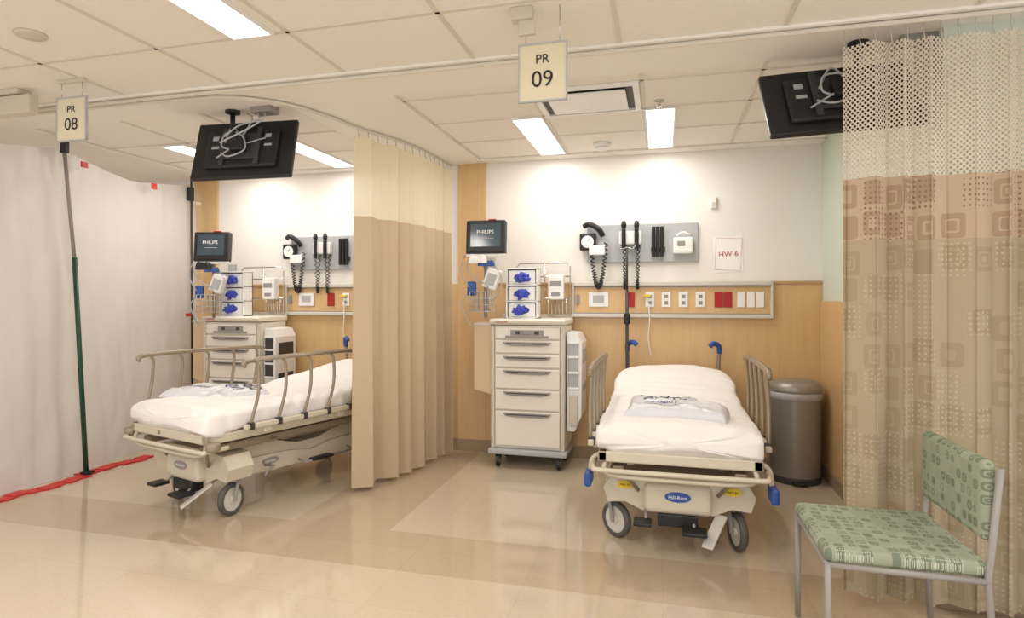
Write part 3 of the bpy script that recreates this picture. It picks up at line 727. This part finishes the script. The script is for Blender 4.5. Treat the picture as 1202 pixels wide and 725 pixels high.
# ------------------------------------------------------------------ diagnostic wall panel
def diag(loc):
    e = empty('diagnostic_wall_panel', loc)
    box('board', e, M_lgrey, (-.0, .87), (-.03, 0), (0, .31), .006)
    box('gauge_body', e, M_dark, (-.055, .075), (-.085, -.03), (.10, .24), .012)
    cyl('gauge_dial', e, M_white, (.01, -.088, .17), .05, .006, 'Y')
    tube('gauge_needle', e, M_ink, [(.01, -.093, .17), (.03, -.093, .20)], .002, 5)
    box('gauge_basket', e, M_white, (.02, .15), (-.09, -.03), (.06, .14), .01)
    tube('handset', e, M_dark, [(-.02, -.06, .30), (.03, -.09, .31), (.10, -.09, .27), (.13, -.06, .22)], .022, 10, 5)
    tube('coiled_hose', e, M_dark, coil((.04, -.07, .10), (.16, -.07, .16), .33, .014, 34), .005, 5)
    box('transformer', e, M_white, (.26, .44), (-.09, -.03), (.14, .25), .012)
    for i, x in enumerate((.30, .40)):
        tube('scope_handle', e, M_dark, [(x, -.10, .27), (x, -.105, .20), (x, -.10, .10)], .017, 10, 5)
        lathe('scope_head', e, M_dark, [(.0, .035), (.015, .03), (.022, .0), (.016, -.03), (.0, -.032)], (x, -.10, .295), 16)
        tube('scope_cord', e, M_dark, coil((x, -.09, .10), (x+.015, -.05, .20), .36, .009, 30), .0038, 5)
    for k in range(3):
        cyl('specula_tube', e, M_dark, (.53+.032*k, -.06, .16), .014, .24, seg=16)
    box('specula_bracket', e, M_dark2, (.51, .62), (-.05, -.03), (.08, .12), .004)
    box('thermometer_body', e, M_white, (.68, .83), (-.09, -.03), (.06, .19), .014)
    box('thermometer_display', e, M_grey, (.71, .77), (-.094, -.088), (.12, .16), .003)
    tube('thermometer_probe', e, M_white, [(.71, -.07, .20), (.75, -.09, .225), (.81, -.08, .205)], .010, 8, 5)
    return e
diag((-.60, DY, 1.61))
diag((-3.37, DY, 1.585))

# ------------------------------------------------------------------ headwall rail units
def headwall(x0, x1):
    e = empty('headwall_utility_rail', (x0, DY-.018, 0)); W = x1-x0
    boxes('rail_frame', e, M_rail, [((0, W), (-.05, 0), (1.42, 1.455)), ((0, W), (-.045, 0), (1.165, 1.195)), ((-.012, .006), (-.045, 0), (1.165, 1.455)), ((W-.006, W+.012), (-.045, 0), (1.165, 1.455))], .006)
    boxes('painted_shadow_gap', e, M_grey, [((0.01, W-.01), (-.03, -.018), (1.41, 1.42)), ((.01, W-.01), (-.03, -.018), (1.195, 1.203))])  # solid grey strips, shadow lines along the rails put in as colour
    box('wood_field', e, M_wood, (.006, W-.006), (-.02, 0), (1.195, 1.42))
    z0, z1 = 1.25, 1.37
    def plate(name, xc, w_, m): box(name, e, m, (xc-w_/2+.71, xc+w_/2+.71), (-.032, -.019), (z0, z1), .004)
    plate('code_blue_panel', -.505, .16, M_white)
    box('panel_screen', e, M_lgrey, (.16, .25), (-.035, -.031), (1.285, 1.345), .002)
    plate('emergency_outlet', -.253, .07, M_red)
    for x in (-.098, .027, .158, .286): plate('outlet_plate', x, .07, M_white)
    plate('emergency_outlet', .42, .062, M_red); plate('emergency_outlet', .487, .062, M_red)
    for x in (.585, .655, .722): plate('switch_plate', x, .055, M_white)
    q = []
    for x in (-.098, .027, .158, .286):
        for zc in (1.285, 1.335): q.append(((x-.014+.71, x+.014+.71), (-.035, -.031), (zc-.014, zc+.014)))
    boxes('outlet_faces', e, M_grey, q, .003)
    boxes('gas_fitting', e, M_yellow, [((.56, .62), (-.05, -.03), (1.33, 1.35))], .003)
    tubes('hanging_cord', e, M_white, [[(.60, -.04, 1.28), (.61, -.06, 1.15), (.60, -.05, 1.0), (.62, -.04, .85)]], .005, 6, 6)
    boxes('data_jack', e, M_grey, [((.02, .05), (-.035, -.02), (1.27, 1.35))], .003)
headwall(-.71, .80)
headwall(-3.40, -1.95)

e = empty('paper_notice', (.495, DY, 1.665))
box('sheet', e, M_paper, (-.105, .105), (-.003, 0), (-.14, .14), 0, 1, Matrix.Rotation(-.05, 4, 'Y'))
text('text', e, M_redink, 'HW 6', .058, (0, -.0045, .0), (math.pi/2, -.05, 0), .0003)
tubes('border', e, M_redink, [[(-.1, -.004, -.12), (-.09, -.004, .13)], [(.09, -.004, -.13), (.1, -.004, .12)], [(-.09, -.004, .13), (.1, -.004, .12)], [(-.1, -.004, -.12), (.09, -.004, -.13)]], .0008, 4)
e = empty('wall_sensor', (.385, DY, 2.07))
box('case', e, M_white, (-.022, .022), (-.03, 0), (-.045, .045), .006)
box('window', e, M_cream2, (-.014, .014), (-.033, -.029), (-.03, 0), .002)

# ------------------------------------------------------------------ ceiling mounted televisions
def tv(loc, rot, hh=.20):
    e = empty('ceiling_mounted_television', loc, rot=rot)
    box('cabinet', e, M_dark, (-.335, .335), (0, .035), (-hh, hh), .01, 3)
    box('rear_bulge', e, M_dark, (-.24, .24), (-.03, .005), (-.14, .12), .016, 3)
    box('screen', e, M_tvscreen, (-.32, .32), (.034, .037), (-hh+.015, hh-.015))
    boxes('vesa_plate', e, M_dark2, [((-.11, .11), (-.042, -.03), (-.09, .09)), ((-.13, -.10), (-.048, -.03), (-.13, .13)), ((.10, .13), (-.048, -.03), (-.13, .13))], .004)
    boxes('labels', e, M_lgrey, [((.15, .19), (-.0315, -.029), (.06, .085)), ((.15, .20), (-.0315, -.029), (.0, .015)), ((-.20, -.16), (-.0315, -.029), (.05, .08)), ((-.20, -.15), (-.0315, -.029), (-.01, .01))])
    tubes('cables', e, M_lgrey, [[(-.04, -.06, -.04), (-.10, -.08, -.02), (-.08, -.09, .06), (.02, -.09, .05), (.05, -.07, -.04), (-.05, -.07, -.09), (-.12, -.05, -.05)],
                               [(-.02, -.06, .0), (.05, -.08, .09), (.08, -.09, .16), (.04, -.09, .20)], [(-.15, -.04, -.08), (-.02, -.07, -.02), (.08, -.05, .02), (.16, -.04, .05)],
                               [(-.10, -.05, .02), (-.05, -.09, .10), (.0, -.08, .06), (.03, -.06, -.06)]], .005, 6, 6)
    boxes('mount_head', e, M_dark, [((-.05, .05), (-.085, -.04), (-.05, .05))], .008)
    return e
def tvmount(e, world_xy):
    bpy.context.view_layer.update()
    inv = e.matrix_world.inverted()
    L_ = lambda p: inv @ Vector(p)
    x, y = world_xy
    head = e.matrix_world @ Vector((0, -.06, 0))
    tube('ceiling_pole', e, M_dark, [L_((x, y, CH)), L_((x, y, head.z+.05)), L_(tuple(head))], .016)
    bm = bmesh.new(); bm_cyl(bm, (x, y, CH-.020), .045, .020); bmesh.ops.transform(bm, matrix=inv, verts=bm.verts); add('ceiling_plate', bm, M_dark, e)
    bm = bmesh.new(); bm_box(bm, (x+.16, x+.30), (y-.05, y+.05), (CH-.05, CH-.0), .006); bmesh.ops.transform(bm, matrix=inv, verts=bm.verts); add('junction_box', bm, M_grey, e)
    tubes('ceiling_cables', e, M_lgrey, [[L_((x+.2, y-.03, CH-.05)), L_((x+.24, y-.08, CH-.11)), L_((x+.12, y-.1, CH-.14)), L_((x+.02, y-.1, CH-.2))], [L_((x+.25, y-.03, CH-.05)), L_((x+.27, y-.07, CH-.10)), L_((x+.19, y-.1, CH-.16)), L_((x+.0, y-.12, CH-.24))]], .005, 6, 6)
t1 = tv((-2.56, 3.44, 2.265), (math.radians(-18), math.radians(-1), math.radians(8)))
tvmount(t1, (-2.58, 3.36))
t2 = tv((.81, 3.33, 2.275), (math.radians(-26), math.radians(-3), math.radians(5)), .19)
tvmount(t2, (.86, 3.22))

# ------------------------------------------------------------------ waste bin
e = empty('waste_bin', (.93, 5.02, 0))
lathe('body', e, M_steel, [(0, .03), (.163, .03), (.167, .05), (.173, .60), (.173, .62)], seg=48)
lathe('base_ring', e, M_dark2, [(0, 0), (.167, 0), (.171, .01), (.171, .045), (.163, .05)], seg=48)
lathe('liner_rim', e, M_lgrey, [(.174, .595), (.179, .60), (.179, .64), (.171, .65), (.160, .645)], seg=48)
lathe('lid', e, M_steel, [(.177, .65), (.179, .665), (.171, .70), (.14, .722), (.06, .732), (0, .734)], seg=48)
box('pedal', e, M_dark, (-.05, .05), (-.21, -.16), (.012, .03), .006)
box('hinge', e, M_dark2, (-.06, .06), (.16, .185), (.58, .68), .006)

# ------------------------------------------------------------------ visitor chair
e = empty('visitor_chair', (.53, 2.36, 0))
bm = bmesh.new(); bm_box(bm, (0, .48), (0, .52), (.425, .475), .02, 3)
uvl = bm.loops.layers.uv.new('UVMap')
for f in bm.faces:
    for l in f.loops: l[uvl].uv = (l.vert.co.x*3.2, l.vert.co.y*3.2)
add('seat_cushion', bm, M_seat, e)
bm = bmesh.new(); bm_box(bm, (.455, .50), (.01, .51), (.54, .80), .02, 3)
uvl = bm.loops.layers.uv.new('UVMap')
for f in bm.faces:
    for l in f.loops: l[uvl].uv = (l.vert.co.z*3.2, l.vert.co.y*3.2)
add('backrest', bm, M_seat, e)
tubes('frame', e, M_grey, [[(.012, .012, 0), (.012, .012, .42)], [(.012, .508, 0), (.012, .508, .42)], [(.50, .0, 0), (.47, .0, .42), (.505, .0, .78)], [(.50, .52, 0), (.47, .52, .42), (.505, .52, .78)],
                           [(.012, .012, .415), (.47, .0, .415)], [(.012, .508, .415), (.47, .52, .415)], [(.012, .012, .415), (.012, .508, .415)], [(.47, 0, .415), (.47, .52, .415)]], .011)

# ------------------------------------------------------------------ world, camera
wd = bpy.data.worlds.new('world'); SC.world = wd; wd.use_nodes = True
wd.node_tree.nodes['Background'].inputs[0].default_value = (.97, .98, 1, 1)
wd.node_tree.nodes['Background'].inputs[1].default_value = 1.15
cam = bpy.data.cameras.new('camera'); co = bpy.data.objects.new('camera', cam); COL.objects.link(co)
co.location = (0, 0, 1.32); co.rotation_euler = (math.pi/2, 0, math.radians(15.4))
cam.sensor_width = 36; cam.lens = 740/1202*36; cam.shift_x = 27/1202; cam.shift_y = -12.5/1202
SC.camera = co
SC.view_settings.view_transform = 'Standard'
SC.view_settings.look = 'None'
SC.view_settings.exposure = 0.18
